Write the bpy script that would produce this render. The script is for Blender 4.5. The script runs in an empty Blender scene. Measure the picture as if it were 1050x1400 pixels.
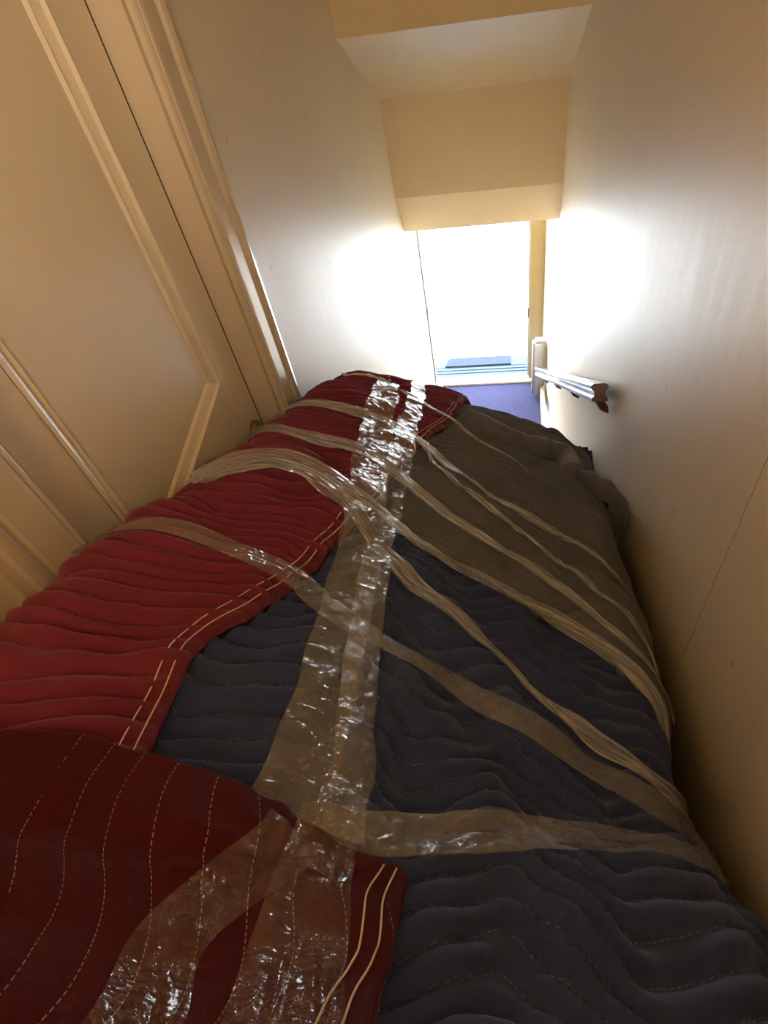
import bpy, bmesh, math, random
import numpy as np
from mathutils import Vector, Matrix
from mathutils.bvhtree import BVHTree

random.seed(4)
rng = np.random.default_rng(4)
sc = bpy.context.scene
C = sc.collection

# ------------------------------------------------------------------ camera
FPX, PW, PH = 970.27, 1050, 1400
PITCH, YAW, ROLL = 0.91973165, 0.29510003, -0.25411775


def cam_rot():
    ca, sa = math.cos(PITCH), math.sin(PITCH)
    cb, sb = math.cos(YAW), math.sin(YAW)
    cc, s3 = math.cos(ROLL), math.sin(ROLL)
    Rx = np.array([[1, 0, 0], [0, ca, -sa], [0, sa, ca]])
    Ry = np.array([[cb, 0, sb], [0, 1, 0], [-sb, 0, cb]])
    Rz = np.array([[cc, -s3, 0], [s3, cc, 0], [0, 0, 1]])
    return Rz @ Rx @ Ry


CR = cam_rot()


def w3(v):                                   # (x right, y down, z forward) -> Blender world
    return Vector((v[0], v[2], -v[1]))


def ray(x, y):
    d = CR.T @ np.array([x - PW / 2, y - PH / 2, FPX])
    return w3(d).normalized()


cam_data = bpy.data.cameras.new('camera')
cam = bpy.data.objects.new('camera', cam_data)
C.objects.link(cam)
right, down, fwd = w3(CR[0]), w3(CR[1]), w3(CR[2])
m = Matrix((right, -down, -fwd)).transposed().to_4x4()
cam.matrix_world = m
cam_data.sensor_fit = 'HORIZONTAL'
cam_data.sensor_width = 36
cam_data.lens = FPX / PW * 36
cam_data.clip_start = 0.02
sc.camera = cam

# ------------------------------------------------------------------ light
sc.view_settings.view_transform = 'Standard'
sc.view_settings.look = 'None'
sc.view_settings.gamma = 1
sc.view_settings.use_curve_mapping = False
sc.view_settings.exposure = 2.3
SKY, SUN, HALL = 4.2, 9.0, 13.5

world = bpy.data.worlds.new('sky')
sc.world = world
world.use_nodes = True
wn = world.node_tree
wn.nodes.clear()
bg = wn.nodes.new('ShaderNodeBackground')
bg.inputs['Color'].default_value = (0.62, 0.80, 1.0, 1)
bg.inputs['Strength'].default_value = SKY
wo = wn.nodes.new('ShaderNodeOutputWorld')
wn.links.new(bg.outputs[0], wo.inputs[0])

sun_data = bpy.data.lights.new('sun', 'SUN')
sun_data.energy = SUN
sun_data.angle = 0.01
sun_data.color = (1.0, 0.96, 0.9)
sun = bpy.data.objects.new('sun', sun_data)
C.objects.link(sun)
sun.rotation_euler = (math.radians(17), 0, 0)      # high, coming over the roof of the house

portal_data = bpy.data.lights.new('doorway_daylight', 'AREA')
portal_data.shape = 'RECTANGLE'
portal_data.size, portal_data.size_y = 0.8, 2.1
portal_data.cycles.is_portal = True
portal = bpy.data.objects.new('doorway_daylight', portal_data)
C.objects.link(portal)
portal.location = (-0.2, 4.45, -3.07)
portal.rotation_euler = (math.radians(-90), 0, 0)

hall_data = bpy.data.lights.new('hall_fill_light', 'POINT')  # added fill behind the camera, no fixture in view
hall_data.energy = HALL
hall_data.color = (1.0, 0.88, 0.70)
hall_data.shadow_soft_size = 0.14
hall = bpy.data.objects.new('hall_fill_light', hall_data)
C.objects.link(hall)
hall.location = (0.18, -0.86, 0.60)

# ------------------------------------------------------------------ helpers
def link(name, me, mat=None, parent=None, smooth=False):
    o = bpy.data.objects.new(name, me)
    C.objects.link(o)
    if mat:
        me.materials.append(mat)
    if parent:
        o.parent = parent
    if smooth:
        me.polygons.foreach_set('use_smooth', [True] * len(me.polygons))
    return o


def tag(o, label=None, cat=None, group=None, kind=None):
    if label: o['label'] = label
    if cat: o['category'] = cat
    if group: o['group'] = group
    if kind: o['kind'] = kind
    return o


def empty(name, loc=(0, 0, 0)):
    o = bpy.data.objects.new(name, None)
    o.location = loc
    o.empty_display_size = 0.05
    C.objects.link(o)
    return o


def mesh(name, verts, faces):
    me = bpy.data.meshes.new(name)
    me.from_pydata([tuple(map(float, v)) for v in verts], [], faces)
    me.update()
    return me


def box(name, lo, hi, mat, parent=None, bevel=0.0, off=None):
    """a bevelled box between two corners; parent offset taken into account"""
    bm = bmesh.new()
    r = bmesh.ops.create_cube(bm, size=1)
    lo, hi = Vector(lo), Vector(hi)
    if parent is not None:
        lo = lo - parent.location; hi = hi - parent.location
    for v in bm.verts:
        v.co = Vector(((lo[i] + hi[i]) / 2 + v.co[i] * (hi[i] - lo[i]) for i in range(3)))
    if bevel:
        bmesh.ops.bevel(bm, geom=bm.edges[:], offset=bevel, segments=2, affect='EDGES')
    me = bpy.data.meshes.new(name)
    bm.to_mesh(me); bm.free()
    return link(name, me, mat, parent)


def prism(name, prof, axis, a, b, mat, parent=None):
    """extrude a closed polygon. axis z: prof=(x,y); axis x: prof=(y,z)"""
    n = len(prof)
    P = []
    for t in (a, b):
        for p in prof:
            P.append((p[0], p[1], t) if axis == 'z' else (t, p[0], p[1]))
    if parent is not None:
        L = parent.location
        P = [(x - L.x, y - L.y, z - L.z) for x, y, z in P]
    F = [tuple(range(n)), tuple(range(2 * n - 1, n - 1, -1))]
    for i in range(n):
        j = (i + 1) % n
        F.append((i, i + n, j + n, j))
    me = mesh(name, P, F)
    bm = bmesh.new(); bm.from_mesh(me)
    bmesh.ops.recalc_face_normals(bm, faces=bm.faces[:])
    bm.to_mesh(me); bm.free()
    return link(name, me, mat, parent)


def tube(name, pts, rad, mat, parent=None, seg=8, flat=1.0):
    """tube along points with a radius per point"""
    pts = [Vector(p) for p in pts]
    if parent is not None:
        pts = [p - parent.location for p in pts]
    n = len(pts)
    rad = list(rad) if hasattr(rad, '__len__') else [rad] * n
    V, F = [], []
    up = Vector((0, 0, 1))
    for i, p in enumerate(pts):
        T = (pts[min(i + 1, n - 1)] - pts[max(i - 1, 0)]).normalized()
        s = T.cross(up)
        if s.length < 1e-3: s = T.cross(Vector((0, 1, 0)))
        s.normalize()
        q = s.cross(T)
        for k in range(seg):
            a = 2 * math.pi * k / seg
            V.append(p + s * math.cos(a) * rad[i] + q * math.sin(a) * rad[i] * flat)
    for i in range(n - 1):
        for k in range(seg):
            k2 = (k + 1) % seg
            F.append((i * seg + k, i * seg + k2, (i + 1) * seg + k2, (i + 1) * seg + k))
    F.append(tuple(range(seg - 1, -1, -1)))
    F.append(tuple(range((n - 1) * seg, n * seg)))
    return link(name, mesh(name, V, F), mat, parent, smooth=True)


# ------------------------------------------------------------------ materials
def newmat(name):
    mt = bpy.data.materials.new(name)
    mt.use_nodes = True
    nt = mt.node_tree
    b = nt.nodes['Principled BSDF']
    return mt, nt, b


def nd(nt, kind, **kw):
    n = nt.nodes.new(kind)
    for k, v in kw.items():
        if k in n.inputs: n.inputs[k].default_value = v
        else: setattr(n, k, v)
    return n


def mth(nt, op, a, b=None, c=None, clamp=False):
    n = nt.nodes.new('ShaderNodeMath')
    n.operation = op
    n.use_clamp = clamp
    for i, v in enumerate((a, b, c)):
        if v is None: continue
        if isinstance(v, (int, float)): n.inputs[i].default_value = v
        else: nt.links.new(v, n.inputs[i])
    return n.outputs[0]


def plain(name, col, rough=0.5, spec=0.5, var=0.06, scale=6.0, bump=0.0, bscale=60.0, metal=0.0):
    mt, nt, b = newmat(name)
    b.inputs['Roughness'].default_value = rough
    b.inputs['Specular IOR Level'].default_value = spec
    b.inputs['Metallic'].default_value = metal
    tc = nd(nt, 'ShaderNodeTexCoord')
    nz = nd(nt, 'ShaderNodeTexNoise', Scale=scale, Detail=4.0)
    nt.links.new(tc.outputs['Object'], nz.inputs['Vector'])
    mx = nd(nt, 'ShaderNodeMix', data_type='RGBA')
    mx.inputs[6].default_value = (*[c * (1 - var) for c in col], 1)
    mx.inputs[7].default_value = (*[min(1, c * (1 + var)) for c in col], 1)
    nt.links.new(nz.outputs[0], mx.inputs[0])
    nt.links.new(mx.outputs[2], b.inputs['Base Color'])
    if bump:
        n2 = nd(nt, 'ShaderNodeTexNoise', Scale=bscale, Detail=3.0)
        nt.links.new(tc.outputs['Object'], n2.inputs['Vector'])
        bp = nd(nt, 'ShaderNodeBump', Strength=bump, Distance=0.002)
        nt.links.new(n2.outputs[0], bp.inputs['Height'])
        nt.links.new(bp.outputs[0], b.inputs['Normal'])
    return mt


def wall_paint(name, col, rough=0.50, seam=None, streak=0.45, scuff=0.35):
    """semi-gloss cream wall paint: roller stipple, vertical brush streaks, scuffs, one plaster seam"""
    mt, nt, b = newmat(name)
    L = nt.links
    b.inputs['Specular IOR Level'].default_value = 0.62
    geo = nd(nt, 'ShaderNodeNewGeometry')
    P = geo.outputs['Position']
    mp = nd(nt, 'ShaderNodeMapping')
    mp.inputs['Scale'].default_value = (22, 22, 1.3)
    L.new(P, mp.inputs[0])
    n1 = nd(nt, 'ShaderNodeTexNoise', Scale=1.0, Detail=5.0, Roughness=0.6)
    L.new(mp.outputs[0], n1.inputs['Vector'])
    n2 = nd(nt, 'ShaderNodeTexNoise', Scale=230.0, Detail=2.0)
    L.new(P, n2.inputs['Vector'])
    n3 = nd(nt, 'ShaderNodeTexNoise', Scale=2.2, Detail=4.0)
    L.new(P, n3.inputs['Vector'])
    mx = nd(nt, 'ShaderNodeMix', data_type='RGBA')
    mx.inputs[6].default_value = (*[c * 0.93 for c in col], 1)
    mx.inputs[7].default_value = (*[min(1, c * 1.06) for c in col], 1)
    L.new(n3.outputs[0], mx.inputs[0])
    # sparse dark scuffs
    mp2 = nd(nt, 'ShaderNodeMapping')
    mp2.inputs['Scale'].default_value = (1, 9, 4.0)
    L.new(P, mp2.inputs[0])
    vo = nd(nt, 'ShaderNodeTexVoronoi', Scale=1.6)
    L.new(mp2.outputs[0], vo.inputs['Vector'])
    sp = mth(nt, 'LESS_THAN', vo.outputs['Distance'], 0.055)
    col_out = nd(nt, 'ShaderNodeMix', data_type='RGBA')
    L.new(mth(nt, 'MULTIPLY', sp, scuff), col_out.inputs[0])
    L.new(mx.outputs[2], col_out.inputs[6])
    col_out.inputs[7].default_value = (0.16, 0.12, 0.08, 1)
    last = col_out.outputs[2]
    h = mth(nt, 'ADD', mth(nt, 'MULTIPLY', n1.outputs[0], streak), mth(nt, 'MULTIPLY', n2.outputs[0], 0.10))
    if seam is not None:
        sx = nd(nt, 'ShaderNodeSeparateXYZ')
        L.new(P, sx.inputs[0])
        n4 = nd(nt, 'ShaderNodeTexNoise', Scale=14.0, Detail=3.0)
        L.new(P, n4.inputs['Vector'])
        wob = mth(nt, 'MULTIPLY', mth(nt, 'SUBTRACT', n4.outputs[0], 0.5), 0.012)
        dist = mth(nt, 'ABSOLUTE', mth(nt, 'SUBTRACT', mth(nt, 'ADD', sx.outputs[1], wob), seam))
        ln = mth(nt, 'LESS_THAN', dist, 0.0009)
        zl = mth(nt, 'LESS_THAN', sx.outputs[2], -0.45)
        ln = mth(nt, 'MULTIPLY', ln, zl)
        c2 = nd(nt, 'ShaderNodeMix', data_type='RGBA')
        L.new(mth(nt, 'MULTIPLY', ln, 0.8), c2.inputs[0])
        L.new(last, c2.inputs[6])
        c2.inputs[7].default_value = (0.10, 0.07, 0.04, 1)
        last = c2.outputs[2]
        h = mth(nt, 'SUBTRACT', h, mth(nt, 'MULTIPLY', ln, 0.4))
    L.new(last, b.inputs['Base Color'])
    r = mth(nt, 'ADD', mth(nt, 'MULTIPLY', n1.outputs[0], 0.14), rough - 0.07)
    L.new(r, b.inputs['Roughness'])
    bp = nd(nt, 'ShaderNodeBump', Strength=0.5, Distance=0.004)
    L.new(h, bp.inputs['Height'])
    L.new(bp.outputs[0], b.inputs['Normal'])
    return mt


CREAM = (0.76, 0.64, 0.46)
M = {}
M['wall'] = wall_paint('cream_wall_paint', CREAM, seam=None)
M['wall_seam'] = wall_paint('cream_wall_paint_with_seam', CREAM, seam=0.583)
M['ceiling'] = wall_paint('cream_ceiling_paint', (0.80, 0.61, 0.34), rough=0.5, streak=0.08)
M['door'] = wall_paint('cream_door_enamel', (0.85, 0.72, 0.54), rough=0.34, streak=0.03, scuff=0.0)
M['trim'] = wall_paint('cream_trim_enamel', (0.68, 0.56, 0.41), rough=0.18, streak=0.03, scuff=0.0)
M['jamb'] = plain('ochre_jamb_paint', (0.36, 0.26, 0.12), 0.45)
M['metal'] = plain('grey_storm_frame', (0.26, 0.26, 0.29), 0.4)
M['white'] = plain('white_paint', (0.50, 0.47, 0.45), 0.35, var=0.02)
M['rail'] = plain('dark_brown_varnish', (0.085, 0.032, 0.018), 0.22, 0.6, var=0.25, scale=20)
M['rail_bracket'] = plain('brown_bracket', (0.16, 0.07, 0.04), 0.4)
M['carpet'] = plain('blue_violet_carpet', (0.066, 0.060, 0.115), 0.95, 0.1, var=0.25, scale=40, bump=0.8, bscale=300)
M['deck'] = plain('pale_porch_boards', (0.055, 0.068, 0.09), 0.7, var=0.1)
M['mat'] = plain('grey_porch_step', (0.030, 0.036, 0.05), 0.9, var=0.15)
M['ground'] = plain('pale_concrete', (0.78, 0.77, 0.74), 0.9, 0.1, var=0.06, scale=1.5)
M['shrub'] = plain('hedge_leaves', (0.30, 0.33, 0.24), 0.9, 0.1, var=0.3, scale=9)
M['gap_shade'] = plain('dark_gap_shade', (0.03, 0.024, 0.02), 0.8)  # dark strip colour that imitates shade in the door gap
M['brass'] = plain('dull_brass', (0.25, 0.19, 0.09), 0.35, metal=0.8)
M['thread'] = plain('cream_thread', (0.72, 0.60, 0.46), 0.8, var=0.1)
M['string'] = plain('white_cotton_string', (0.75, 0.70, 0.68), 0.9, var=0.1, bump=0.6, bscale=500)


def quilt(name, col, thread, tvis, sheen=0.35, width=0.016):
    """quilted cotton: UV x runs along the stitch line in metres, UV y counts the stitch lines"""
    mt, nt, b = newmat(name)
    L = nt.links
    b.inputs['Roughness'].default_value = 0.92
    b.inputs['Specular IOR Level'].default_value = 0.12
    b.inputs['Sheen Weight'].default_value = sheen
    b.inputs['Sheen Roughness'].default_value = 0.5
    b.inputs['Sheen Tint'].default_value = (*[min(1, c * 2 + 0.30) for c in col], 1)
    uv = nd(nt, 'ShaderNodeUVMap')
    sx = nd(nt, 'ShaderNodeSeparateXYZ')
    L.new(uv.outputs[0], sx.inputs[0])
    fr = mth(nt, 'FRACT', sx.outputs[1])
    d = mth(nt, 'MINIMUM', fr, mth(nt, 'SUBTRACT', 1.0, fr))
    line = mth(nt, 'LESS_THAN', d, width)
    dash = mth(nt, 'LESS_THAN', mth(nt, 'FRACT', mth(nt, 'MULTIPLY', sx.outputs[0], 160.0)), 0.62)
    tc = nd(nt, 'ShaderNodeTexCoord')
    nz = nd(nt, 'ShaderNodeTexNoise', Scale=7.0, Detail=5.0, Roughness=0.65)
    L.new(tc.outputs['Object'], nz.inputs['Vector'])
    vis = mth(nt, 'MULTIPLY', mth(nt, 'MULTIPLY', line, dash),
              mth(nt, 'MULTIPLY', mth(nt, 'GREATER_THAN', nz.outputs[0], 0.40), tvis))
    mx = nd(nt, 'ShaderNodeMix', data_type='RGBA')
    mx.inputs[6].default_value = (*[c * 0.72 for c in col], 1)
    mx.inputs[7].default_value = (*[min(1, c * 1.28) for c in col], 1)
    L.new(nz.outputs[0], mx.inputs[0])
    m2 = nd(nt, 'ShaderNodeMix', data_type='RGBA')
    L.new(vis, m2.inputs[0])
    L.new(mx.outputs[2], m2.inputs[6])
    m2.inputs[7].default_value = (*thread, 1)
    L.new(m2.outputs[2], b.inputs['Base Color'])
    n2 = nd(nt, 'ShaderNodeTexNoise', Scale=900.0, Detail=2.0)
    L.new(tc.outputs['Object'], n2.inputs['Vector'])
    n3 = nd(nt, 'ShaderNodeTexNoise', Scale=55.0, Detail=4.0)
    L.new(tc.outputs['Object'], n3.inputs['Vector'])
    hh = mth(nt, 'ADD', mth(nt, 'MULTIPLY', n2.outputs[0], 0.18), mth(nt, 'MULTIPLY', n3.outputs[0], 1.0))
    bp = nd(nt, 'ShaderNodeBump', Strength=0.55, Distance=0.004)
    L.new(hh, bp.inputs['Height'])
    L.new(bp.outputs[0], b.inputs['Normal'])
    return mt


M['blue'] = quilt('navy_quilted_cotton', (0.040, 0.056, 0.145), (0.36, 0.32, 0.31), 0.35)
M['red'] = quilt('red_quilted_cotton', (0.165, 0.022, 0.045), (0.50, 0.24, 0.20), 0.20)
M['red_flap_shaded'] = quilt('red_quilted_cotton_shaded_long_stitches', (0.068, 0.007, 0.010), (0.42, 0.29, 0.23), 0.8, sheen=0.06, width=.010)  # red cloth again, its colour darkened for the shade at the near end
M['grey'] = quilt('grey_quilted_cotton', (0.120, 0.120, 0.135), (0.30, 0.28, 0.27), 0.10)


def film(name, a0, a1, col=(0.50, 0.40, 0.26), rough=0.16, sx=60.0, sy=8.0, bump=0.6, spec=0.6, dist=.004, ior=1.7):
    """clear packing film: see-through, faintly tan, creased and shiny. UV in metres (across, along)"""
    mt, nt, b = newmat(name)
    L = nt.links
    b.inputs['Base Color'].default_value = (*col, 1)
    b.inputs['Roughness'].default_value = rough
    b.inputs['Specular IOR Level'].default_value = spec
    b.inputs['IOR'].default_value = ior
    b.inputs['Coat Weight'].default_value = 0.5
    b.inputs['Coat Roughness'].default_value = 0.07
    uv = nd(nt, 'ShaderNodeUVMap')
    mp = nd(nt, 'ShaderNodeMapping')
    mp.inputs['Scale'].default_value = (sx, sy, 1)
    L.new(uv.outputs[0], mp.inputs[0])
    n1 = nd(nt, 'ShaderNodeTexNoise', Scale=1.0, Detail=4.0, Roughness=0.55, Distortion=0.6)
    L.new(mp.outputs[0], n1.inputs['Vector'])
    n2 = nd(nt, 'ShaderNodeTexNoise', Scale=38.0, Detail=3.0)
    L.new(uv.outputs[0], n2.inputs['Vector'])
    ridg = mth(nt, 'SUBTRACT', 1.0, mth(nt, 'MULTIPLY', mth(nt, 'ABSOLUTE', mth(nt, 'SUBTRACT', n1.outputs[0], 0.5)), 5.0), clamp=True)
    sharp = mth(nt, 'POWER', ridg, 4.0)
    hh = mth(nt, 'ADD', mth(nt, 'MULTIPLY', sharp, 0.8), mth(nt, 'MULTIPLY', n2.outputs[0], 0.5))
    bp = nd(nt, 'ShaderNodeBump', Strength=bump, Distance=dist)
    L.new(hh, bp.inputs['Height'])
    L.new(bp.outputs[0], b.inputs['Normal'])
    L.new(bp.outputs[0], b.inputs['Coat Normal'])
    L.new(mth(nt, 'ADD', mth(nt, 'MULTIPLY', sharp, a1 - a0), a0, clamp=True), b.inputs['Alpha'])
    return mt


M['tape'] = film('clear_packing_tape', 0.29, 0.38, col=(0.47, 0.42, 0.34), sx=14, sy=16, rough=0.10)
M['thin_tape'] = film('thin_clear_tape', 0.13, 0.22, col=(0.45, 0.36, 0.27), sx=14, sy=16, rough=0.08)
M['wrap'] = film('twisted_stretch_film', 0.27, 0.85, col=(0.94, 0.91, 0.86), sx=150, sy=2.5, bump=1.0, rough=0.16, dist=.008, ior=2.1)

# ------------------------------------------------------------------ the stairwell
XL, XR = -0.5986, 0.3014          # the two side walls
YB = -1.3                          # back of the upper hall
ZT = 0.75                          # upper hall ceiling
ZF, ZB = -2.10, -4.12              # upper landing, lower landing
YE = 4.30                          # inside face of the end wall


def struct(o):
    o['kind'] = 'structure'
    return o


# left wall with the opening of door_1
D0, D1, DT = 0.515, 1.270, -0.05   # door opening along Y and its top
T = 0.14
lw = struct(empty('wall_left', (XL, 0, ZB)))
box('wall_panel', (XL - T, YB - T, ZB - 0.3), (XL, D0 - .018, ZT + .1), M['wall'], lw)
box('wall_panel', (XL - T, D1 + .018, ZB - 0.3), (XL, 4.07, ZT + .1), M['wall'], lw)
box('wall_panel', (XL - T, D0 - .018, DT + .018), (XL, D1 + .018, ZT + .1), M['wall'], lw)
box('wall_panel', (XL - T, D0 - .018, ZB - 0.3), (XL, D1 + .018, ZF - .02), M['wall'], lw)
box('wall_panel', (XL - T - .06, D0 - .1, ZF - .1), (XL - T, D1 + .1, DT + .1), M['wall'], lw)

# right wall, thickening a little beside the doorway
struct(prism('wall_right', [(XR, YB - T), (XR, 3.88), (0.256, YE), (0.256, YE + .12), (XR + T, YE + .12), (XR + T, YB - T)],
             'z', ZB - 0.3, ZT + .1, M['wall_seam']))
struct(box('wall_back', (XL - T, YB - T, ZF - .2), (XR + T, YB, ZT + .1), M['wall']))

# upper hall ceiling and the stepped soffit over the stairs
struct(box('ceiling', (XL - T, YB - T, ZT), (XR + T, 2.90, ZT + .12), M['ceiling']))
sof = [(2.876, ZT), (2.876, -1.020), (3.615, -1.5625), (3.661, -2.103), (3.816, -2.406), (3.93, -2.406),
       (3.93, -2.02), (YE + .12, -2.02), (YE + .12, -1.5), (3.95, -0.75), (3.10, ZT + .12), (2.876, ZT + .12)]
struct(prism('ceiling', sof, 'x', XL - T, XR + T, M['ceiling']))

# end wall with the doorway: jamb on the left, narrow wall on the right, head above
DX0, DX1, DH = -0.586, 0.156, -2.10
ew = struct(empty('wall_end', (0, YE, ZB)))
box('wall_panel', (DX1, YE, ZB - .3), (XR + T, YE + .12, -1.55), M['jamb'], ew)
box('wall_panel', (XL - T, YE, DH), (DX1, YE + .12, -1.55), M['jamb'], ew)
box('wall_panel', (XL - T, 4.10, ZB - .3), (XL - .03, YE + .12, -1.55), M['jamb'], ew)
dr = struct(empty('door_2', (DX0, YE, ZB)))
box('jamb', (XL - .04, 4.07, ZB), (XL + .002, YE + .02, DH), M['jamb'], dr, .003)
box('door_stop', (XL - .02, YE, ZB), (DX0, YE + .05, DH), M['metal'], dr, .003)
box('door_stop', (DX1 - .008, YE + .03, ZB), (DX1 + .01, YE + .10, DH), M['metal'], dr, .003)
box('head_jamb', (XL - .02, YE - .01, DH - .02), (DX1 + .01, YE + .10, DH), M['jamb'], dr, .003)
box('threshold', (XL - .02, YE - .03, ZB - .02), (DX1 + .03, YE + .055, ZB + .022), M['trim'], dr, .006)
box('strike_plate', (DX0 - .002, YE + .004, -3.42), (DX0 + .004, YE + .04, -3.34), M['brass'], dr)
box('strike_plate', (DX1 - .012, YE + .01, -3.50), (DX1 - .004, YE + .03, -3.42), M['brass'], dr)

# floors and stairs
struct(box('floor', (XL, YB, ZF - .12), (XR, 1.80, ZF), M['carpet']))
struct(box('floor', (XL, 3.40, ZB - .12), (0.256, YE - .02, ZB), M['carpet']))
st = struct(empty('staircase', (0, 1.8, ZF)))
NS = 9
for k in range(NS):
    z1 = ZF + (ZB - ZF) * (k + 1) / (NS + 1)
    y0 = 1.80 + (3.42 - 1.80) * k / NS
    box('tread', (XL + .012, y0 - .02, z1 - .035), (XR - .012, y0 + .19, z1), M['carpet'], st, .012)
    box('riser', (XL + .012, y0, z1), (XR - .012, y0 + .02, z1 + .20), M['carpet'], st)
box('riser', (XL + .012, 3.40, ZB), (XR - .012, 3.42, ZB + .20), M['carpet'], st)

# baseboards beside the lower landing
struct(box('baseboard_right', (0.236, 3.42, ZB), (0.268, 4.27, ZB + .14), M['trim'], None, .004))
struct(box('baseboard_left', (XL, 3.42, ZB), (XL + .02, 4.06, ZB + .14), M['trim'], None, .004))
struct(box('baseboard_end', (XL + .035, 4.18, ZB), (XL + .065, YE - .03, ZB + .10), M['white'], None, .004))

# ------------------------------------------------------------------ closed panel door in the left wall
FX = XL - 0.052                       # face of the door leaf
d1 = struct(empty('door_1', (FX, D1, ZF)))
P0, P1 = 0.645, 1.150                 # the sunk panels along Y (outer edge of their mouldings)
rails = [(ZF + .01, ZF + .24), (-1.30, -1.065), (-0.20, DT - .004)]
LT = 0.04
box('stile', (FX - LT, D0 + .004, ZF + .01), (FX, P0, DT - .004), M['door'], d1, .0015)
box('stile', (FX - LT, P1, ZF + .01), (FX, D1 - .007, DT - .004), M['door'], d1, .0015)
for a, b in rails:
    box('rail', (FX - LT, P0, a), (FX - .0003, P1, b), M['door'], d1)
MW, MD = 0.040, 0.013
for a, b in ((rails[0][1], rails[1][0]), (rails[1][1], rails[2][0])):
    box('panel', (FX - LT, P0 + MW, a + MW), (FX - MD, P1 - MW, b - MW), M['door'], d1)
    x = FX - d1.location.x
    y0, y1, z0, z1 = P0 - d1.location.y, P1 - d1.location.y, a - d1.location.z, b - d1.location.z
    for (A, B) in (((y0, z0), (y1, z0)), ((y1, z0), (y1, z1)), ((y1, z1), (y0, z1)), ((y0, z1), (y0, z0))):
        cy, cz = (y0 + y1) / 2, (z0 + z1) / 2
        def ins(p, k):
            return (p[0] + math.copysign(k, cy - p[0]), p[1] + math.copysign(k, cz - p[1]))
        prof = [(0, 0.0), (0.006, 0.003), (0.010, -0.004), (0.028, -0.011), (0.034, -0.007), (MW, -MD)]
        V, F = [], []
        for e in (A, B):
            for k, dx in prof:
                q = ins(e, k); V.append((x + dx, q[0], q[1]))
        n = len(prof)
        for i in range(n - 1):
            F.append((i, i + 1, n + i + 1, n + i))
        me = mesh('panel_moulding', V, F)
        link('panel_moulding', me, M['door'], d1)
# frame: dark strip standing in for the shade in the gap, reveal and profiled casing
box('door_gap_shade', (FX - .03, D1 - .007, ZF + .01), (FX - .0015, D1 - .0005, DT - .004), M['gap_shade'], d1)
box('jamb', (XL - T, D1, ZF), (XL + .004, D1 + .020, DT + .02), M['trim'], d1)
box('jamb', (XL - T, D0 - .020, ZF), (XL + .004, D0, DT + .02), M['trim'], d1)
box('jamb', (XL - T, D0, DT), (XL + .004, D1, DT + .02), M['trim'], d1)
knob = tube('door_knob', [(FX, 1.205, -1.285), (FX + .012, 1.205, -1.285), (FX + .014, 1.205, -1.285), (FX + .03, 1.205, -1.285),
                          (FX + .036, 1.205, -1.285), (FX + .05, 1.205, -1.285), (FX + .058, 1.205, -1.285)],
            [.028, .026, .010, .010, .022, .026, .012], M['brass'], d1, seg=20)


def casing(name, y_in, sgn, z0, z1):
    """profiled casing: y measured outward from the opening"""
    pr = [(0.0, 0.0), (0.0, .014), (.006, .018), (.012, .016), (.016, .020), (.024, .021), (.070, .021), (.074, .017), (.080, .016),
          (.086, .024), (.098, .028), (.108, .027), (.112, .020), (.120, .018), (.127, .018), (.130, .012), (.130, 0.0)]
    return struct(prism(name, [(XL + x, y_in + sgn * y) for y, x in pr], 'z', z0, z1, M['trim']))


casing('trim_1', D1 + .014, 1, ZF, DT + .14)
casing('trim_2', D0 - .012, -1, ZF, DT + .14)
struct(box('trim_3', (XL, D0 - .012, DT + .012), (XL + .024, D1 + .014, DT + .14), M['trim'], None, .003))

# ------------------------------------------------------------------ outside
struct(box('ground', (-25, YE + .45, -4.75), (25, 45, -4.60), M['ground']))
struct(box('trim_4', (XL - .02, YE + .055, ZB - .10), (DX1 + .03, YE + .12, ZB - .03), M['deck']))
porch = tag(empty('porch_deck', (DX0, YE + .12, -4.22)), 'porch floor of narrow pale boards just outside the open doorway', 'porch')
for k in range(4):
    y = YE + .122 + k * .036
    box('board', (-1.2, y, -4.24), (0.9, y + .031, -4.19), M['deck'], porch, .004)
box('edge_board', (-1.2, YE + .267, -4.24), (0.9, YE + .385, -4.195), M['deck'], porch, .004)
box('fascia', (-1.2, YE + .36, -4.60), (0.9, YE + .384, -4.24), M['deck'], porch, .004)
stp = prism('porch_step', [(-.535, YE + .275), (.02, YE + .275), (.02, YE + .375), (-.50, YE + .375)], 'z', -4.1945, -4.180, M['mat'])
tag(stp, 'grey mat lying across the porch boards outside the doorway', 'door mat')
# ------------------------------------------------------------------ handrail on the right wall
hr_a = ray(820, 536); hr_a = hr_a * (0.258 / hr_a.x)
hr_b = ray(735.5, 507); hr_b = hr_b * (0.206 / hr_b.x)
hand = tag(empty('handrail', hr_b), 'dark varnished wooden handrail sloping down the right wall towards the doorway', 'handrail')
pr = [(-.020, -.024), (-.020, -.014), (-.014, -.010), (-.014, .000), (-.022, .010), (-.022, .017), (-.015, .022), (.015, .022),
      (.022, .017), (.022, .010), (.014, .000), (.014, -.010), (.020, -.014), (.020, -.024)]
ax = (hr_b - hr_a).normalized()
sx_ = Vector((1, 0, 0)); sx_ = (sx_ - ax * sx_.dot(ax)).normalized()
sz_ = sx_.cross(ax)
if sz_.z < 0: sz_ = -sz_
V = [e + sx_ * a * 1.12 + sz_ * b * 1.12 - hand.location for e in (hr_a, hr_b) for a, b in pr]
n = len(pr)
F = [tuple(range(n)), tuple(range(2 * n - 1, n - 1, -1))] + [(i, i + n, (i + 1) % n + n, (i + 1) % n) for i in range(n)]
me = mesh('rail', V, F)
bm = bmesh.new(); bm.from_mesh(me); bmesh.ops.recalc_face_normals(bm, faces=bm.faces[:]); bm.to_mesh(me); bm.free()
link('rail', me, M['rail'], hand)
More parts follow.
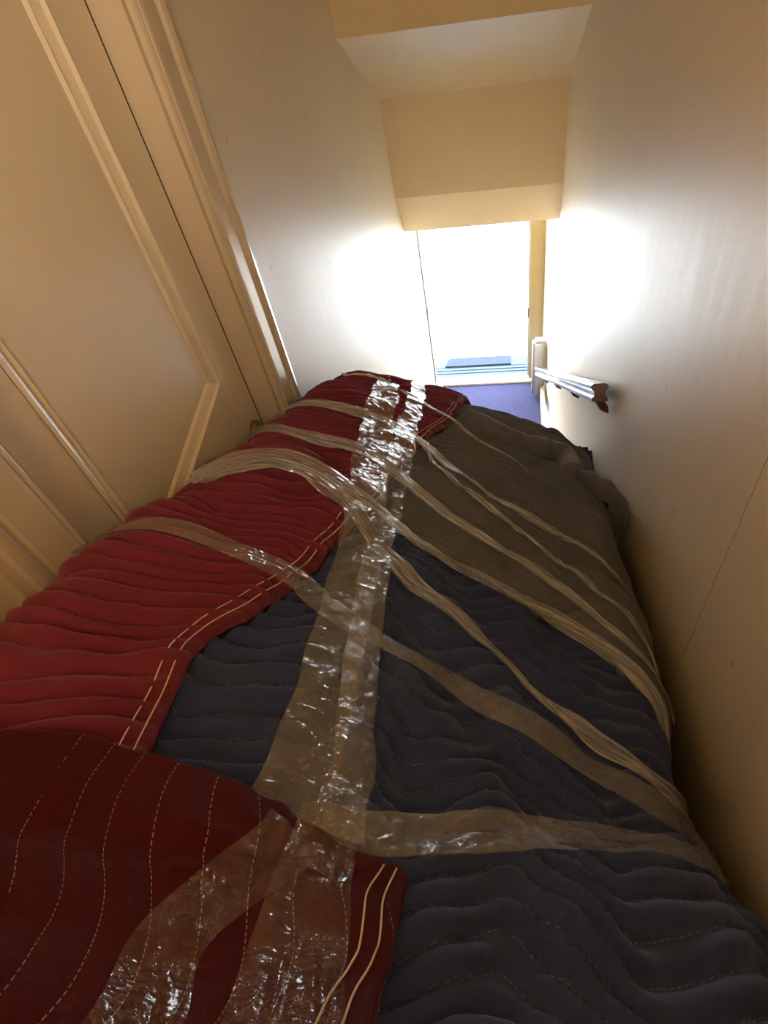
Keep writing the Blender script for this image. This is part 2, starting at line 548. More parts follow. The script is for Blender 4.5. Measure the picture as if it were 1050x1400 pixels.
for f in (0.012, 0.26, 0.52, 0.80):
    c = hr_a.lerp(hr_b, f) - sz_ * .024
    w = .014
    q = [c + Vector((-.012, 0, 0)), c + Vector((.014, 0, 0)), c + Vector((.030, 0, -.030)), c + Vector((.034, 0, -.060)),
         c + Vector((.012, 0, -.046))]
    V = [p + ax * s * w - hand.location for s in (-1, 1) for p in q]
    k = len(q)
    F = [tuple(range(k)), tuple(range(2 * k - 1, k - 1, -1))] + [(i, i + k, (i + 1) % k + k, (i + 1) % k) for i in range(k)]
    me = mesh('bracket', V, F)
    bm = bmesh.new(); bm.from_mesh(me); bmesh.ops.recalc_face_normals(bm, faces=bm.faces[:]); bm.to_mesh(me); bm.free()
    link('bracket', me, M['rail_bracket'], hand)
# white rounded block at the lower end of the rail
blk = tag(empty('rail_end_block', (0.21, 4.10, -4.0)), 'white rounded block on the right wall where the handrail ends', 'wall block')
bm = bmesh.new()
yb = 4.075
r0 = ray(728, 470); z_top = r0.z / r0.y * yb
r1 = ray(728, 543); z_bot = r1.z / r1.y * yb
bmesh.ops.create_cube(bm, size=1)
for v in bm.verts:
    v.co = Vector((0.226 + v.co.x * .105, yb + .045 + v.co.y * .09, (z_top + z_bot) / 2 + v.co.z * (z_top - z_bot))) - blk.location
bmesh.ops.bevel(bm, geom=bm.edges[:], offset=.022, segments=4, affect='EDGES')
me = bpy.data.meshes.new('block'); bm.to_mesh(me); bm.free()
link('block', me, M['white'], blk, smooth=True)
tube('pipe', [(.236, yb + .04, z_bot + .02), (.236, yb + .04, z_bot - .06)], .010, M['metal'], blk)
tube('pipe_joint', [(.236, yb + .04, z_bot - .05), (.236, yb + .04, z_bot - .08)], .016, M['rail_bracket'], blk)

# ------------------------------------------------------------------ the wrapped furniture: base surface
YK = np.array([-.62, -.58, -.5, -.2, 0, .1, .2, .32, .52, .76, .98, 1.3, 1.48, 1.58, 1.66, 1.715, 1.74, 1.75])
ZLk = np.array([-1.6, -.1, .27, -.05, -.430, -.50, -.56, -.64, -.775, -.94, -1.095, -1.305, -1.43, -1.515, -1.62, -1.78, -2.0, -2.06])  # near end raised out of view so that it shades the top
ZRk = np.array([-1.9, -.2, .27, -.22, -.760, -.88, -1.0, -1.075, -1.195, -1.35, -1.47, -1.65, -1.755, -1.825, -1.90, -1.99, -2.04, -2.08])
XRk = np.array([.25, .25, .262, .262, .262, .258, .236, .224, .230, .236, .236, .232, .225, .215, .20, .19, .18, .18])
ZFLOOR = ZF + .012


def herm(xk, yk, x):
    mk = np.gradient(yk, xk)
    sec = np.diff(yk) / np.diff(xk)
    mk[1:-1] = np.where(sec[:-1] * sec[1:] > 0, 2 * sec[:-1] * sec[1:] / (sec[:-1] + sec[1:] + 1e-12), 0)
    i = np.clip(np.searchsorted(xk, x) - 1, 0, len(xk) - 2)
    h = xk[i + 1] - xk[i]
    t = np.clip((x - xk[i]) / h, 0, 1)
    return ((1 + 2 * t) * (1 - t) ** 2 * yk[i] + t * (1 - t) ** 2 * h * mk[i] + t * t * (3 - 2 * t) * yk[i + 1] + t * t * (t - 1) * h * mk[i + 1])


NV_, NT_ = 260, 200                       # rows along the length, columns across
# station spacing follows the length of the ridge, so v is proportional to metres of cloth
yy = np.linspace(YK[0], YK[-1], 4000)
zz = 0.5 * (herm(YK, ZLk, yy) + herm(YK, ZRk, yy))
al = np.concatenate([[0], np.cumsum(np.hypot(np.diff(yy), np.diff(zz)))])
LEN = al[-1]
Yv = np.interp(np.linspace(0, LEN, NV_), al, yy)


def section(y):
    zl, zr, xr = float(herm(YK, ZLk, np.array([y]))[0]), float(herm(YK, ZRk, np.array([y]))[0]), float(herm(YK, XRk, np.array([y]))[0])
    xl = -.562
    lo = ZFLOOR
    zl = max(zl, lo + .03); zr = max(zr, lo + .02)
    dl = min(.16, (zl - lo) * .4); dr_ = min(.14, (zr - lo) * .4)
    top = lambda x: zl + (zr - zl) * ((x + .47) / (xr - .06 + .47)) ** 1.15 + .018
    c = [(xl, lo), (xl, lo + (zl - lo) * .5), (xl, zl - dl), (xl + .018, zl - dl * .42), (xl + .055, zl - dl * .06), (-.44, zl + .010 if zl - lo > .1 else zl),
         (-.28, top(-.28)), (-.09, top(-.09)), (.08, top(.08)), (xr - .06, zr + .022), (xr - .018, zr - dr_ * .30), (xr, zr - dr_),
         (xr + .004, lo + (zr - lo) * .45), (xr, lo)]
    c = np.array(c)
    # Catmull-Rom, then resample by arc length
    out = []
    P_ = np.vstack([2 * c[0] - c[1], c, 2 * c[-1] - c[-2]])
    for i in range(1, len(P_) - 2):
        p0, p1, p2, p3 = P_[i - 1:i + 3]
        for t in np.linspace(0, 1, 16, endpoint=False):
            out.append(.5 * (2 * p1 + (p2 - p0) * t + (2 * p0 - 5 * p1 + 4 * p2 - p3) * t * t + (3 * p1 - p0 - 3 * p2 + p3) * t ** 3))
    out.append(c[-1])
    return np.array(out)


# one common set of parameters: side heights squeezed so that t means the same place on every section
TK_src = np.linspace(0, 13, 13 * 16 + 1)
_mid = section(0.6)
_a = np.concatenate([[0], np.cumsum(np.hypot(*np.diff(_mid, axis=0).T))])
PER = _a[-1]
t_of = np.interp(np.linspace(0, PER, NT_), _a, TK_src)
BASE = np.zeros((NV_, NT_, 3))
for i, y in enumerate(Yv):
    s = section(y)
    BASE[i, :, 0] = np.interp(t_of, TK_src, s[:, 0])
    BASE[i, :, 1] = y
    BASE[i, :, 2] = np.interp(t_of, TK_src, s[:, 1])


def smooth_noise(W_, L_, seeds, scales, amps, ang=None):
    out = np.zeros_like(W_)
    r = np.random.default_rng(seeds)
    for s, a in zip(scales, amps):
        for _ in range(5):
            th = r.uniform(0, 2 * math.pi) if ang is None else r.normal(ang, .35)
            k = 2 * math.pi / (s * r.uniform(.7, 1.4))
            out += a / 2.2 * np.sin(k * (W_ * math.cos(th) + L_ * math.sin(th)) + r.uniform(0, 6.28))
    return out


def grid_normals(G):
    du = np.gradient(G, axis=1); dv = np.gradient(G, axis=0)
    n = np.cross(du, dv)
    n /= np.linalg.norm(n, axis=2, keepdims=True) + 1e-12
    return n


BN = grid_normals(BASE)
if BN[NV_ // 2, NT_ // 2, 2] < 0: BN = -BN
_Wg, _Lg = np.meshgrid(np.linspace(0, PER, NT_), np.linspace(0, LEN, NV_))
BASE = BASE + BN * smooth_noise(_Wg, LEN - _Lg, 11, (.55, .28, .15), (.004, .005, .003))[:, :, None]
BN = grid_normals(BASE)
if BN[NV_ // 2, NT_ // 2, 2] < 0: BN = -BN


def samp(G, t, v):
    """bilinear sample of a base grid at metre coordinates (t across, v along)"""
    a = np.clip(t / PER * (NT_ - 1), 0, NT_ - 1.001); b = np.clip(v / LEN * (NV_ - 1), 0, NV_ - 1.001)
    i = a.astype(int); j = b.astype(int); fa = (a - i)[..., None]; fb = (b - j)[..., None]
    return (G[j, i] * (1 - fa) + G[j, i + 1] * fa) * (1 - fb) + (G[j + 1, i] * (1 - fa) + G[j + 1, i + 1] * fa) * fb


def grid_faces(nv, nt):
    idx = np.arange(nv * nt).reshape(nv, nt)
    return np.stack([idx[:-1, :-1], idx[:-1, 1:], idx[1:, 1:], idx[1:, :-1]], -1).reshape(-1, 4)


_bf = grid_faces(NV_, NT_)


BVHS = {}


def lifted(lift):
    if lift not in BVHS:
        G = BASE + BN * lift
        BVHS[lift] = (G, BVHTree.FromPolygons([Vector(p) for p in G.reshape(-1, 3)], [tuple(f) for f in _bf.tolist()]))
    return BVHS[lift]


def on_base(x, y, lift=0.0):
    """the point of the bundle that a line of sight meets, as cloth coordinates in metres"""
    d = ray(x, y)
    GB, base_bvh = lifted(lift)
    h, nn, fi, dist = base_bvh.ray_cast(Vector((0, 0, 0)), d)
    if h is None:
        # just off the edge: take the nearest point of the surface to the line of sight
        best = None
        for k in np.linspace(.6, 2.6, 80):
            q = base_bvh.find_nearest(d * k)
            if best is None or q[3] < best[3]: best = q
        h, nn, fi, dist = best
    j, i = divmod(fi, NT_ - 1)
    p = np.array(h)
    A, B_, C_ = GB[j, i], GB[j, i + 1], GB[j + 1, i]
    e1, e2 = B_ - A, C_ - A
    q = p - A
    M2 = np.array([[e1 @ e1, e1 @ e2], [e1 @ e2, e2 @ e2]])
    ab = np.clip(np.linalg.solve(M2, np.array([q @ e1, q @ e2])), 0, 1)
    return np.array([(i + ab[0]) / (NT_ - 1) * PER, (j + ab[1]) / (NV_ - 1) * LEN])


def poly(pts, n):
    """smooth resample of a polyline (rows of coordinates)"""
    p = np.array(pts, float)
    s = np.concatenate([[0], np.cumsum(np.linalg.norm(np.diff(p, axis=0), axis=1))])
    u = np.linspace(0, s[-1], n)
    return np.stack([herm_free(s, p[:, k], u) for k in range(p.shape[1])], 1)


def herm_free(xk, yk, x):
    if len(xk) < 3: return np.interp(x, xk, yk)
    mk = np.gradient(yk, xk)
    i = np.clip(np.searchsorted(xk, x) - 1, 0, len(xk) - 2)
    h = xk[i + 1] - xk[i]; t = (x - xk[i]) / h
    return ((1 + 2 * t) * (1 - t) ** 2 * yk[i] + t * (1 - t) ** 2 * h * mk[i] + t * t * (3 - 2 * t) * yk[i + 1] + t * t * (t - 1) * h * mk[i + 1])


def tri(x):
    f = x - np.floor(x)
    return np.abs(2 * f - 1) * 2 - 1            # -1..1 triangle wave


def tri_soft(x):
    return (tri(x - .04) + tri(x) + tri(x + .04)) / 3


def clamp_walls(X):
    """cloth and film stay inside the stairwell, clear of the door casing"""
    lo = np.where(X[..., 1] < 1.46, XL + .031, XL + .004)
    X[..., 0] = np.minimum(np.maximum(X[..., 0], lo), XR - .004)
    X[..., 2] = np.maximum(X[..., 2], ZF + .002)
    return X


ALLV, ALLF, NOFF = [], [], [0]


def blanket(name, T_, V_, lift, sp, zig, per, skew, amp, mat, seed, thick=.010, edge=(), along='t', wr=(.10, .05), wa=(.004, .002), gather=None,
            parent=None, over=.004, curl=0.0, soft=2):
    """a quilted cloth over the region T_,V_ (metre coordinates): padded cells between stitch lines, rounded hem, real thickness"""
    nv, nt = T_.shape
    Pb = samp(BASE, T_, V_); N = samp(BN, T_, V_)
    N /= np.linalg.norm(N, axis=2, keepdims=True)
    if along == 't': c, l = T_, V_
    else: c, l = V_, T_
    warp = smooth_noise(T_, V_, seed + 50, (.5, .22), (.016, .004))
    ph = (l + skew * c + zig * tri_soft(c / per + seed * .37) + warp) / sp
    puff = np.abs(np.sin(math.pi * ph)) ** .9 * amp
    h = lift + puff + smooth_noise(T_, V_, seed, wr, wa)
    if gather is not None: h = h + gather(T_, V_)
    if ALLV:
        under = BVHTree.FromPolygons([Vector(p) for p in np.vstack(ALLV)], [tuple(f) for f in np.vstack(ALLF).tolist()])
        st_ = 3
        Hs = np.zeros_like(h[::st_, ::st_])
        for a in range(Hs.shape[0]):
            for b in range(Hs.shape[1]):
                p, n_ = Pb[a * st_, b * st_], N[a * st_, b * st_]
                hit = under.ray_cast(Vector(p + n_ * .09), Vector(-n_), .12)
                Hs[a, b] = .09 - hit[3] if hit[0] is not None else 0.0
        Hm_ = Hs.copy()                       # widen by one cell so no crest below is missed
        for da in (-1, 0, 1):
            for db in (-1, 0, 1):
                Hm_ = np.maximum(Hm_, np.roll(np.roll(Hs, da, 0), db, 1))
        kk_ = np.array([.25, .5, .25])
        for _ in range(soft):
            Hp = np.pad(Hm_, 1, mode='edge')
            Hm_ = sum(kk_[q] * Hp[q:q + Hm_.shape[0], 1:-1] for q in range(3))
            Hp = np.pad(Hm_, 1, mode='edge')
            Hm_ = sum(kk_[q] * Hp[1:-1, q:q + Hm_.shape[1]] for q in range(3))
        ia = np.minimum(np.arange(nv) / st_, Hm_.shape[0] - 1.001); ib = np.minimum(np.arange(nt) / st_, Hm_.shape[1] - 1.001)
        a0, b0_ = ia.astype(int), ib.astype(int); fa, fb = (ia - a0)[:, None], (ib - b0_)[None, :]
        Hf = ((Hm_[a0][:, b0_] * (1 - fb) + Hm_[a0][:, b0_ + 1] * fb) * (1 - fa) + (Hm_[a0 + 1][:, b0_] * (1 - fb) + Hm_[a0 + 1][:, b0_ + 1] * fb) * fa)
        lay = Hf + over
        h = np.maximum(h, lay + puff * .85)
    # hem: round off towards the free edges
    for e in edge:
        i = np.arange(nv)[:, None] * np.ones((1, nt)); j = np.arange(nt)[None, :] * np.ones((nv, 1))
        G0 = Pb
        if e == 'r': dist = np.linalg.norm(Pb - Pb[:, -1:, :], axis=2)
        if e == 'l': dist = np.linalg.norm(Pb - Pb[:, :1, :], axis=2)
        if e == 'far': dist = np.linalg.norm(Pb - Pb[-1:, :, :], axis=2)
        if e == 'near': dist = np.linalg.norm(Pb - Pb[:1, :, :], axis=2)
        k = np.clip(dist / .010, 0, 1)
        h = h - (1 - np.sqrt(1 - (1 - k) ** 2)) * min(thick, over + .004) + curl * np.exp(-(dist / .05) ** 2)
        hem = np.clip(dist / .030, 0, 1)
        h = h + (1 - hem) * (.002 - .7 * puff)
    X = clamp_walls(Pb + N * np.maximum(h, .001)[:, :, None])
    me = bpy.data.meshes.new(name)
    idx = np.arange(nv * nt).reshape(nv, nt)
    faces = grid_faces(nv, nt)
    verts = X.reshape(-1, 3)
    # skirt for the thickness along the free edges
    sv, sf = [], []
    base_n = nv * nt
    for e in edge:
        row = {'r': idx[:, -1], 'l': idx[:, 0], 'far': idx[-1], 'near': idx[0]}[e]
        flat = clamp_walls(Pb + N * (np.maximum(h - thick * 1.3, .0005))[:, :, None]).reshape(-1, 3)[row]
        b0 = base_n + len(sv)
        sv += flat.tolist()
        for k in range(len(row) - 1):
            sf.append((int(row[k]), int(row[k + 1]), b0 + k + 1, b0 + k))
    if sv: verts = np.vstack([verts, np.array(sv)])
    allf = [tuple(f) for f in faces.tolist()] + sf
    org = Vector(verts.mean(axis=0)) if parent is None else parent.location
    me.from_pydata((verts - np.array(org)).tolist(), [], allf)
    uvl = me.uv_layers.new(name='UVMap')
    vi = np.zeros(len(me.loops), dtype=np.int32)
    me.loops.foreach_get('vertex_index', vi)
    UV = np.zeros((len(verts), 2))
    UV[:base_n, 0] = c.reshape(-1); UV[:base_n, 1] = ph.reshape(-1)
    UV[base_n:, 1] = .5
    uvl.data.foreach_set('uv', UV[vi].astype(np.float32).reshape(-1))
    me.update()
    o = link(name, me, mat, parent, smooth=True)
    if parent is None: o.location = org
    ALLV.append(verts); ALLF.append(np.array([f for f in faces]) + NOFF[0]); NOFF[0] += len(verts)
    return o, X, N, h, Pb


# --- navy blanket, wrapped all around
nv, nt = 640, 420
V0 = np.linspace(0, LEN, nv)[:, None] * np.ones((1, nt)); T0 = np.ones((nv, 1)) * np.linspace(0, PER, nt)[None, :]
wf = tag(empty('wrapped_furniture', (-.17, .6, ZFLOOR)),
         'bulky piece of furniture wrapped in a navy quilted moving blanket, filling the stairs', 'furniture')
blanket('moving_blanket', T0, V0, .002, .040, .042, .25, .25, .0170, M['blue'], 3, along='t', parent=wf, wr=(.16, .08), wa=(.007, .003))
wf.children[0]['label'] = 'navy quilted blanket with zigzag stitching'

# --- grey blanket over the far right part
glow = np.array([on_base(x, y, .022) for x, y in ((470, 700), (520, 722), (560, 733), (620, 765), (690, 811), (750, 840), (820, 885), (884, 945))])
glow = np.vstack([glow, [[glow[-1, 0] + .16, glow[-1, 1] - .05], [PER - .25, glow[-1, 1] - .09]]])
glow = glow[np.argsort(glow[:, 0])]
tL = glow[0, 0] - .02
ntg, nvg = 330, 300
tt = np.linspace(tL, PER - .28, ntg)
lowv = herm_free(glow[:, 0], glow[:, 1], np.clip(tt, glow[0, 0], glow[-1, 0]))
bb = np.linspace(0, 1, nvg)[:, None]
Tg = np.ones((nvg, 1)) * tt[None, :]
Vg = lowv[None, :] + bb * (LEN - .10 - lowv[None, :])
grey, GX, GN, GH, GP = blanket('moving_blanket', Tg, Vg, .014, .024, .014, .16, .10, .0130, M['grey'], 8, edge=('near', 'r'), along='t',
                               wr=(.16, .07), wa=(.006, .003))
tag(grey, 'charcoal grey quilted blanket taped over the far right of the bundle', 'blanket', 'moving blankets on the bundle')

# --- red blanket over the left side
hem = np.array([on_base(x, y, .030) for x, y in ((640, 548), (632, 556), (606, 590), (575, 612), (552, 636), (532, 668), (515, 700), (474, 728), (440, 765), (400, 800),
                                          (345, 838), (300, 858), (272, 885), (250, 925), (232, 965), (215, 1005), (195, 1045), (170, 1100))])
hem = hem[np.argsort(hem[:, 1])]
hem = np.vstack([[[hem[0, 0] - .03, hem[0, 1] - .12]], hem, [[hem[-1, 0] + .03, LEN - .03]]])
nvr, ntr = 560, 300
vv = np.linspace(hem[0, 1], LEN - .03, nvr)
tR = np.interp(vv, hem[:, 1], hem[:, 0])
ker = np.hanning(17); ker /= ker.sum()
tR = np.convolve(np.pad(tR, 8, mode='edge'), ker, mode='valid')
aa = np.linspace(0, 1, ntr)[None, :]
Tr = .25 + aa * (tR[:, None] - .25)
Vr = np.ones((1, ntr)) * vv[:, None]
red, RX, RN, RH, RP = blanket('moving_blanket', Tr, Vr, .022, .033, .022, .26, -.05, .0150, M['red'], 5, edge=('r',), along='t',
                              wr=(.14, .06), wa=(.006, .003), thick=.014, over=.008)
tag(red, 'deep red quilted blanket draped along the door side of the bundle', 'blanket', 'moving blankets on the bundle')

# --- red flap folded over the near end
top = np.array([on_base(x, y, .045) for x, y in ((-60, 990), (0, 1000), (60, 1004), (110, 1009), (200, 1026), (265, 1047), (330, 1071), (390, 1098), (440, 1125), (480, 1143), (520, 1160), (552, 1176), (566, 1192))])
rgt = np.array([on_base(x, y, .045) for x, y in ((566, 1192), (558, 1230), (548, 1275), (538, 1320), (528, 1362), (520, 1398), (510, 1440))])
ntf, nvf = 320, 300
rgt = np.vstack([rgt, rgt[-1] + (rgt[-1] - rgt[-2]) * np.linspace(1, 8, 5)[:, None]])
top = np.vstack([top[:1] + [[-.35, -.02]], top])
Tc = poly(top, ntf)                       # far edge, left to right
Rc = poly(rgt, nvf)                       # right hem, far to near
Lc = np.stack([np.full(nvf, Tc[0, 0]), np.linspace(Tc[0, 1], Rc[-1, 1], nvf)], 1)
Bc = np.stack([np.linspace(Lc[-1, 0], Rc[-1, 0], ntf), np.linspace(Lc[-1, 1], Rc[-1, 1], ntf)], 1)
a_ = np.linspace(0, 1, ntf)[None, :, None]; b_ = np.linspace(0, 1, nvf)[:, None, None]
Q = (1 - b_) * Tc[None] + b_ * Bc[None] + (1 - a_) * Lc[:, None] + a_ * Rc[:, None] - (
    (1 - a_) * (1 - b_) * Tc[0] + a_ * (1 - b_) * Tc[-1] + (1 - a_) * b_ * Bc[0] + a_ * b_ * Bc[-1])
Q = Q[::-1]                               # rows near -> far
knot = on_base(372, 1170, .045)


def flap_gather(T_, V_):
    # folds radiating from the point where the tape pinches the cloth
    dx, dy = T_ - knot[0], V_ - knot[1]
    r = np.hypot(dx, dy); th = np.arctan2(dy, dx)
    return (.002 * np.sin(th * 9) * np.exp(-((r - .06) / .04) ** 2) - .005 * np.exp(-(r / .025) ** 2) +
            0.012 * np.exp(-((dy + .10 + .25 * dx) / .05) ** 2) * (1 / (1 + np.exp((dx + .08) / .04))))


flap, FX_, FN, FH, FP = blanket('moving_blanket', Q[:, :, 0], Q[:, :, 1], .040, .030, .006, .3, .25, .0028, M['red_flap_shaded'], 7, edge=('far', 'r'), along='v',
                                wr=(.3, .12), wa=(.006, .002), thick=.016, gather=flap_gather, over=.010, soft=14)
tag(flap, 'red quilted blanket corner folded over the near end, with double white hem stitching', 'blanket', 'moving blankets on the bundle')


def hem_stitch(o, X, N, row, off):
    """running stitch parallel to the hem"""
    pts = []
    for i in range(0, len(row)):
        p, n_ = X[row[i]], N[row[i]]
        pts.append(p + n_ * .0022)
    pts = np.array(pts)
    k = np.hanning(19); k /= k.sum()
    sm = np.stack([np.convolve(np.pad(pts[:, c], 9, mode='edge'), k, mode='valid') for c in range(3)], 1)
    sm = sm[::2]
    return tube('hem_stitch', [Vector(p) for p in sm], .0008, M['thread'], o, seg=5)


def hem_rows(G, dist, side):
    """index of the column that lies dist metres inside the hem, for every row"""
    d = np.linalg.norm(G - G[:, -1:, :], axis=2)
    out = []
    for i in range(G.shape[0]):
        j = int(np.argmin(np.abs(d[i, G.shape[1] // 2:] - dist))) + G.shape[1] // 2
        out.append((i, j))
    return out


for dd in (.013, .024):
    hem_stitch(red, RX, RN, hem_rows(RP, dd, 'r'), dd)
    hem_stitch(flap, FX_, FN, hem_rows(FP, dd + .006, 'r')[: nvf - 6], dd)

# --- grey blanket's rolled far edge and its loose corner by the wall
def over_base(x, y, lift):
    u_ = on_base(x, y, lift)
    q = samp(BASE, u_[:1], u_[1:])[0]; nq = samp(BN, u_[:1], u_[1:])[0]
    return Vector(q + nq * lift)


roll = [over_base(x, y, l_) for x, y, l_ in ((628, 572, .030), (650, 580, .036), (690, 596, .040), (725, 610, .042), (752, 616, .042), (770, 620, .042), (778, 634, .040), (782, 654, .026))]
roll = [Vector(p) for p in poly([tuple(p) for p in roll], 48)]
for p in roll: p.x = min(p.x, XR - .06)
rr = [.031 + .003 * math.sin(i * .33) + .001 * math.sin(i * 1.3) for i in range(48)]
rr[0] = .008; rr[1] = .018; rr[2] = .026; rr[-1] = .008; rr[-2] = .018; rr[-3] = .026
tube('rolled_edge', roll, rr, M['grey'], grey, seg=18)
# loose corner: a stuffed fold hanging out towards the wall
out = [(788, 638), (812, 646), (836, 660), (853, 678), (861, 700), (856, 722), (845, 740), (834, 750), (822, 738), (810, 712), (796, 680)]
ol = poly(out + out[:1], 45)[:-1]
Vp, Fp = [], []
ctr2 = ol.mean(axis=0)
rings = [(1.0, 0.0), (.96, .018), (.82, .034), (.55, .042), (.2, .043)]
rings = [(a, -b) for a, b in rings[::-1]] + rings[1:]
for a, b in rings:
    for q in ol:
        p_ = ctr2 + (q - ctr2) * a
        d = ray(*p_)
        dep = 1.12 + .10 * (860 - p_[0]) / 70 - b
        P3 = d * (dep / d.y)
        P3 = Vector((min(P3.x, XR - .005), P3.y, P3.z + .006 * math.sin(p_[0] * .25)))
        Vp.append(P3 - grey.location)
nn2 = len(ol)
for r_ in range(len(rings) - 1):
    for k in range(nn2):
        k2 = (k + 1) % nn2
        Fp.append((r_ * nn2 + k, r_ * nn2 + k2, (r_ + 1) * nn2 + k2, (r_ + 1) * nn2 + k))
Fp.append(tuple(range(nn2))); Fp.append(tuple(range((len(rings) - 1) * nn2, len(rings) * nn2))[::-1])
link('loose_corner', mesh('loose_corner', Vp, Fp), M['grey'], grey, smooth=True)

# ------------------------------------------------------------------ tape and stretch film
env = BVHTree.FromPolygons([Vector(p) for p in np.vstack(ALLV)], [tuple(f) for f in np.vstack(ALLF).tolist()])


def tape(label, px, width, mat, n=160, k=13, lift=.003, rough=.0012, taut=11, seed=1, ext0=0.0, ext1=0.0, up=.026):
    """a strip of film laid over the cloth along a path; bridges the hollows, hugs the crests"""
    uv = np.array([on_base(x, y, up) for x, y in px])
    if ext0: uv = np.vstack([uv[0] + (uv[0] - uv[1]) / np.linalg.norm(uv[0] - uv[1]) * ext0, uv])
    if ext1: uv = np.vstack([uv, uv[-1] + (uv[-1] - uv[-2]) / np.linalg.norm(uv[-1] - uv[-2]) * ext1])
    c = poly(uv, n)
    ctr = samp(BASE, c[:, 0], c[:, 1]); nn_ = samp(BN, c[:, 0], c[:, 1])
    ks = np.hanning(15); ks /= ks.sum()
    ctr = np.stack([np.convolve(np.pad(ctr[:, q], 7, mode='reflect', reflect_type='odd'), ks, mode='valid') for q in range(3)], 1)
    tan = np.gradient(ctr, axis=0); tan /= np.linalg.norm(tan, axis=1, keepdims=True)
    side = np.cross(nn_, tan); side /= np.linalg.norm(side, axis=1, keepdims=True)
    wid = np.interp(np.linspace(0, 1, n), np.linspace(0, 1, len(width)), width) if hasattr(width, '__len__') else np.full(n, width)
    js = np.linspace(-.5, .5, k)
    H = np.zeros((n, k)); base = np.zeros((n, k, 3))
    for i in range(n):
        for j in range(k):
            q = ctr[i] + side[i] * wid[i] * js[j]
            base[i, j] = q
            h = env.ray_cast(Vector(q + nn_[i] * .20), Vector(-nn_[i]), .4)
            H[i, j] = .20 - h[3] if h[0] is not None else np.nan
    col = np.nanmean(H, axis=1); 
    bad = np.isnan(H); H[bad] = np.nan_to_num(np.broadcast_to(col[:, None], H.shape)[bad], nan=.03)
    # bridge: local maximum, then smooth
    Hm = H.copy()
    for s in range(1, taut + 1):
        Hm[s:] = np.maximum(Hm[s:], H[:-s] - .0006 * s); Hm[:-s] = np.maximum(Hm[:-s], H[s:] - .0006 * s)
    Hx = Hm.copy()
    Hx[:, 1:] = np.maximum(Hx[:, 1:], Hm[:, :-1]); Hx[:, :-1] = np.maximum(Hx[:, :-1], Hm[:, 1:])
    w = np.hanning(43); w /= w.sum()
    for j in range(k):
        Hx[:, j] = np.convolve(np.pad(Hx[:, j], 21, mode='edge'), w, mode='valid')
    Hx = np.minimum(Hx, Hm + .007)
    s_len = np.concatenate([[0], np.cumsum(np.linalg.norm(np.diff(ctr, axis=0), axis=1))])
    A = wid[:, None] * js[None, :]; S = s_len[:, None] * np.ones((1, k))
    r = np.random.default_rng(seed)
    crease = np.zeros((n, k))
    for _ in range(6):
        kk = 2 * math.pi / r.uniform(.006, .02)
        crease += r.uniform(.3, 1) * np.sin(kk * (A + S * r.normal(0, .10)) + r.uniform(0, 6.28) + 2 * np.sin(S * r.uniform(8, 25)))
    X = clamp_walls(base + nn_[:, None, :] * (Hx + lift + rough * (crease / 3 + 1))[:, :, None])
    org = X.reshape(-1, 3).mean(axis=0)
    me = bpy.data.meshes.new('packing_tape')
    me.from_pydata((X.reshape(-1, 3) - org).tolist(), [], [tuple(f) for f in grid_faces(n, k).tolist()])
    uvl = me.uv_layers.new(name='UVMap')
    vi = np.zeros(len(me.loops), dtype=np.int32); me.loops.foreach_get('vertex_index', vi)
    UV = np.stack([A.reshape(-1) + seed * 1.7, S.reshape(-1)], 1)
    uvl.data.foreach_set('uv', UV[vi].astype(np.float32).reshape(-1))
    me.update()
    o = link('packing_tape', me, mat, smooth=True)
    o.location = org
    tag(o, label, 'tape', 'strips of clear tape around the bundle')
    return o


# lengthwise strips
tape('wide clear tape running lengthwise along the middle, left strip of the pair',
     [(526, 538), (518, 560), (508, 600), (500, 640), (493, 690), (492, 740), (484, 790), (470, 850), (452, 920), (432, 990), (408, 1060), (384, 1120)],
     (.060, .075, .070, .075, .070, .066), M['tape'], seed=2, n=220, k=17, ext0=.1)
tape('clear lengthwise tape along the middle, right strip of the pair, narrow at its far end',
     [(566, 545), (556, 585), (546, 625), (534, 670), (520, 720), (512, 780), (503, 850), (494, 920), (484, 1000), (474, 1080), (462, 1150)],
     (.040, .044, .055, .050, .046, .044), M['tape'], seed=3, n=220, k=13, ext0=.1, lift=.005)
# over the red flap
tape('wide clear tape holding the red folded corner down, running to the bottom edge',
     [(452, 1110), (440, 1160), (425, 1220), (410, 1290), (395, 1370), (385, 1430)], (.050, .062, .066, .066), M['thin_tape'], seed=4, n=120, k=21, lift=.004, rough=.002, up=.048, ext1=.1)
tape('crumpled clear tape branching off to the lower left over the red folded corner',
     [(400, 1140), (360, 1180), (310, 1215), (255, 1260), (215, 1320), (190, 1390)], (.050, .040, .046, .046), M['thin_tape'], seed=5, n=120, k=15, lift=.005, rough=.0025, up=.048, ext1=.1)
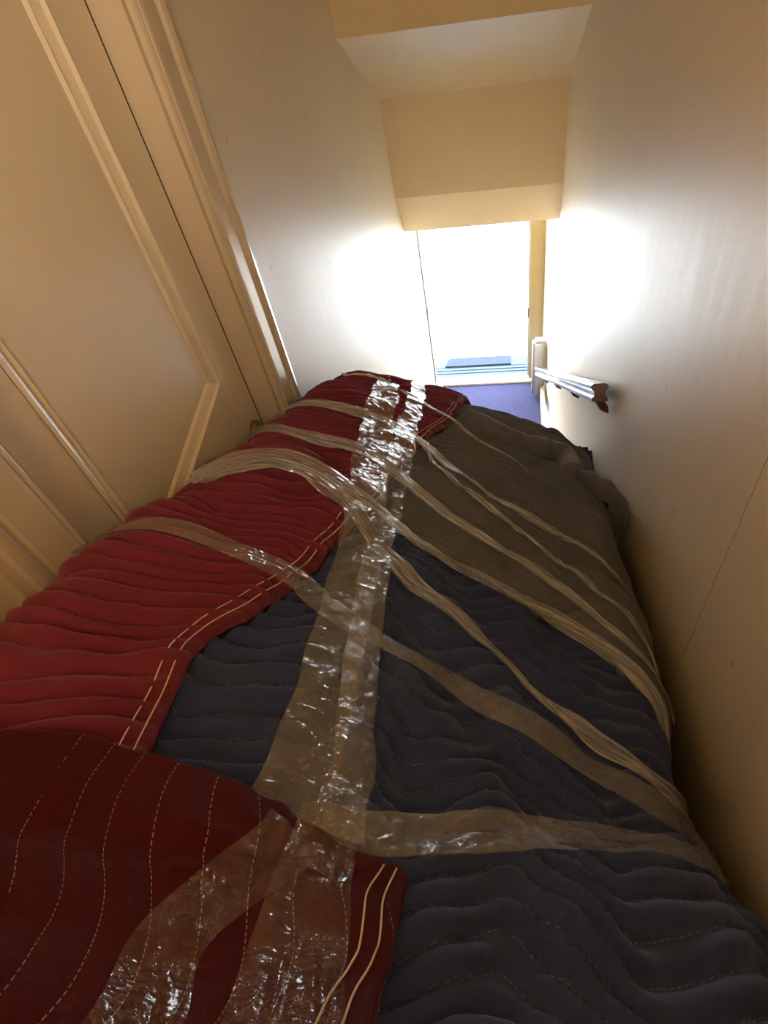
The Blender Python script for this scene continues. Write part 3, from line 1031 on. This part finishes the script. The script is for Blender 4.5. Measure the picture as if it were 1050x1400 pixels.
# crosswise strips, near to far
tape('clear tape crossing the navy blanket level to the right wall, nearest of the crosswise strips',
     [(440, 1122), (500, 1136), (570, 1138), (650, 1136), (730, 1136), (800, 1139), (870, 1146), (930, 1155)], .048, M['tape'], seed=6, n=160, k=15, ext1=.18, rough=.0018)
tape('broad clear tape slanting from the red hem across navy blanket to the right wall',
     [(172, 742), (215, 736), (260, 745), (330, 772), (400, 803), (460, 838), (520, 872), (600, 915), (680, 965), (760, 1013), (840, 1062), (905, 1102), (935, 1122)],
     .047, M['tape'], seed=7, n=240, k=13, ext0=.05, ext1=.15)
tape('ribbed strip of stretch film slanting over the navy blanket, just beyond the broad tape',
     [(322, 652), (360, 646), (400, 655), (450, 690), (490, 722), (540, 765), (600, 822), (660, 878), (720, 930), (790, 985), (850, 1032), (905, 1075), (930, 1095)],
     (.056, .046, .032, .034, .040), M['wrap'], rough=.0022, seed=8, n=240, k=13, ext0=.05, ext1=.12)
tape('ribbed strip of stretch film along the near edge of the grey blanket',
     [(300, 660), (345, 640), (400, 645), (450, 672), (500, 706), (560, 735), (620, 768), (690, 812), (750, 842), (820, 888), (875, 930), (890, 948)],
     (.056, .046, .036, .036, .030), M['wrap'], rough=.0022, seed=9, n=240, k=13, ext0=.05, ext1=.12)
tape('ribbed strip of stretch film across the middle of the grey blanket',
     [(352, 608), (400, 605), (450, 618), (505, 645), (550, 672), (600, 706), (660, 745), (720, 785), (790, 835), (850, 885), (880, 915)],
     (.062, .054, .038, .030, .030), M['wrap'], rough=.0022, seed=10, n=240, k=13, ext0=.05, ext1=.12)
tape('bright ribbed strip of stretch film across the grey blanket, second from its far rolled edge',
     [(415, 566), (460, 570), (505, 586), (550, 610), (600, 640), (660, 678), (720, 712), (790, 752), (835, 790), (862, 830)],
     (.062, .050, .038, .030, .028), M['wrap'], rough=.0022, seed=11, n=240, k=13, ext0=.05, ext1=.12)
tape('thin ribbed strip of stretch film between the two lengthwise tapes and the right wall',
     [(500, 586), (545, 612), (600, 650), (660, 700), (720, 742), (780, 785), (835, 830), (868, 868)],
     (.012, .020, .022, .020), M['wrap'], rough=.0022, seed=12, n=200, k=9, ext1=.12)
tape('thin glinting strip of stretch film over the far red hem, farthest of the crosswise strips',
     [(512, 536), (545, 550), (580, 570), (620, 590), (660, 612), (720, 650)], (.022, .022, .018, .008), M['wrap'], rough=.0022, seed=13, n=140, k=9)

# short white string lying on the far end of the red blanket
sp_ = []
for x, y in ((474, 531), (480, 534), (492, 536), (505, 537), (516, 538), (523, 540), (528, 531)):
    u_ = on_base(x, y)
    q = samp(BASE, np.array([u_[0]]), np.array([u_[1]]))[0]; nq = samp(BN, np.array([u_[0]]), np.array([u_[1]]))[0]
    h = env.ray_cast(Vector(q + nq * .2), Vector(-nq), .4)
    sp_.append(tuple((h[0] if h[0] is not None else Vector(q)) + Vector(nq) * .005))
strg = tube('string', [Vector(p) for p in poly(sp_, 30)], [.004 + .0015 * math.sin(i * 1.1) for i in range(30)], M['string'], seg=7)
tag(strg, 'short piece of white string on the far end of the red blanket', 'string')
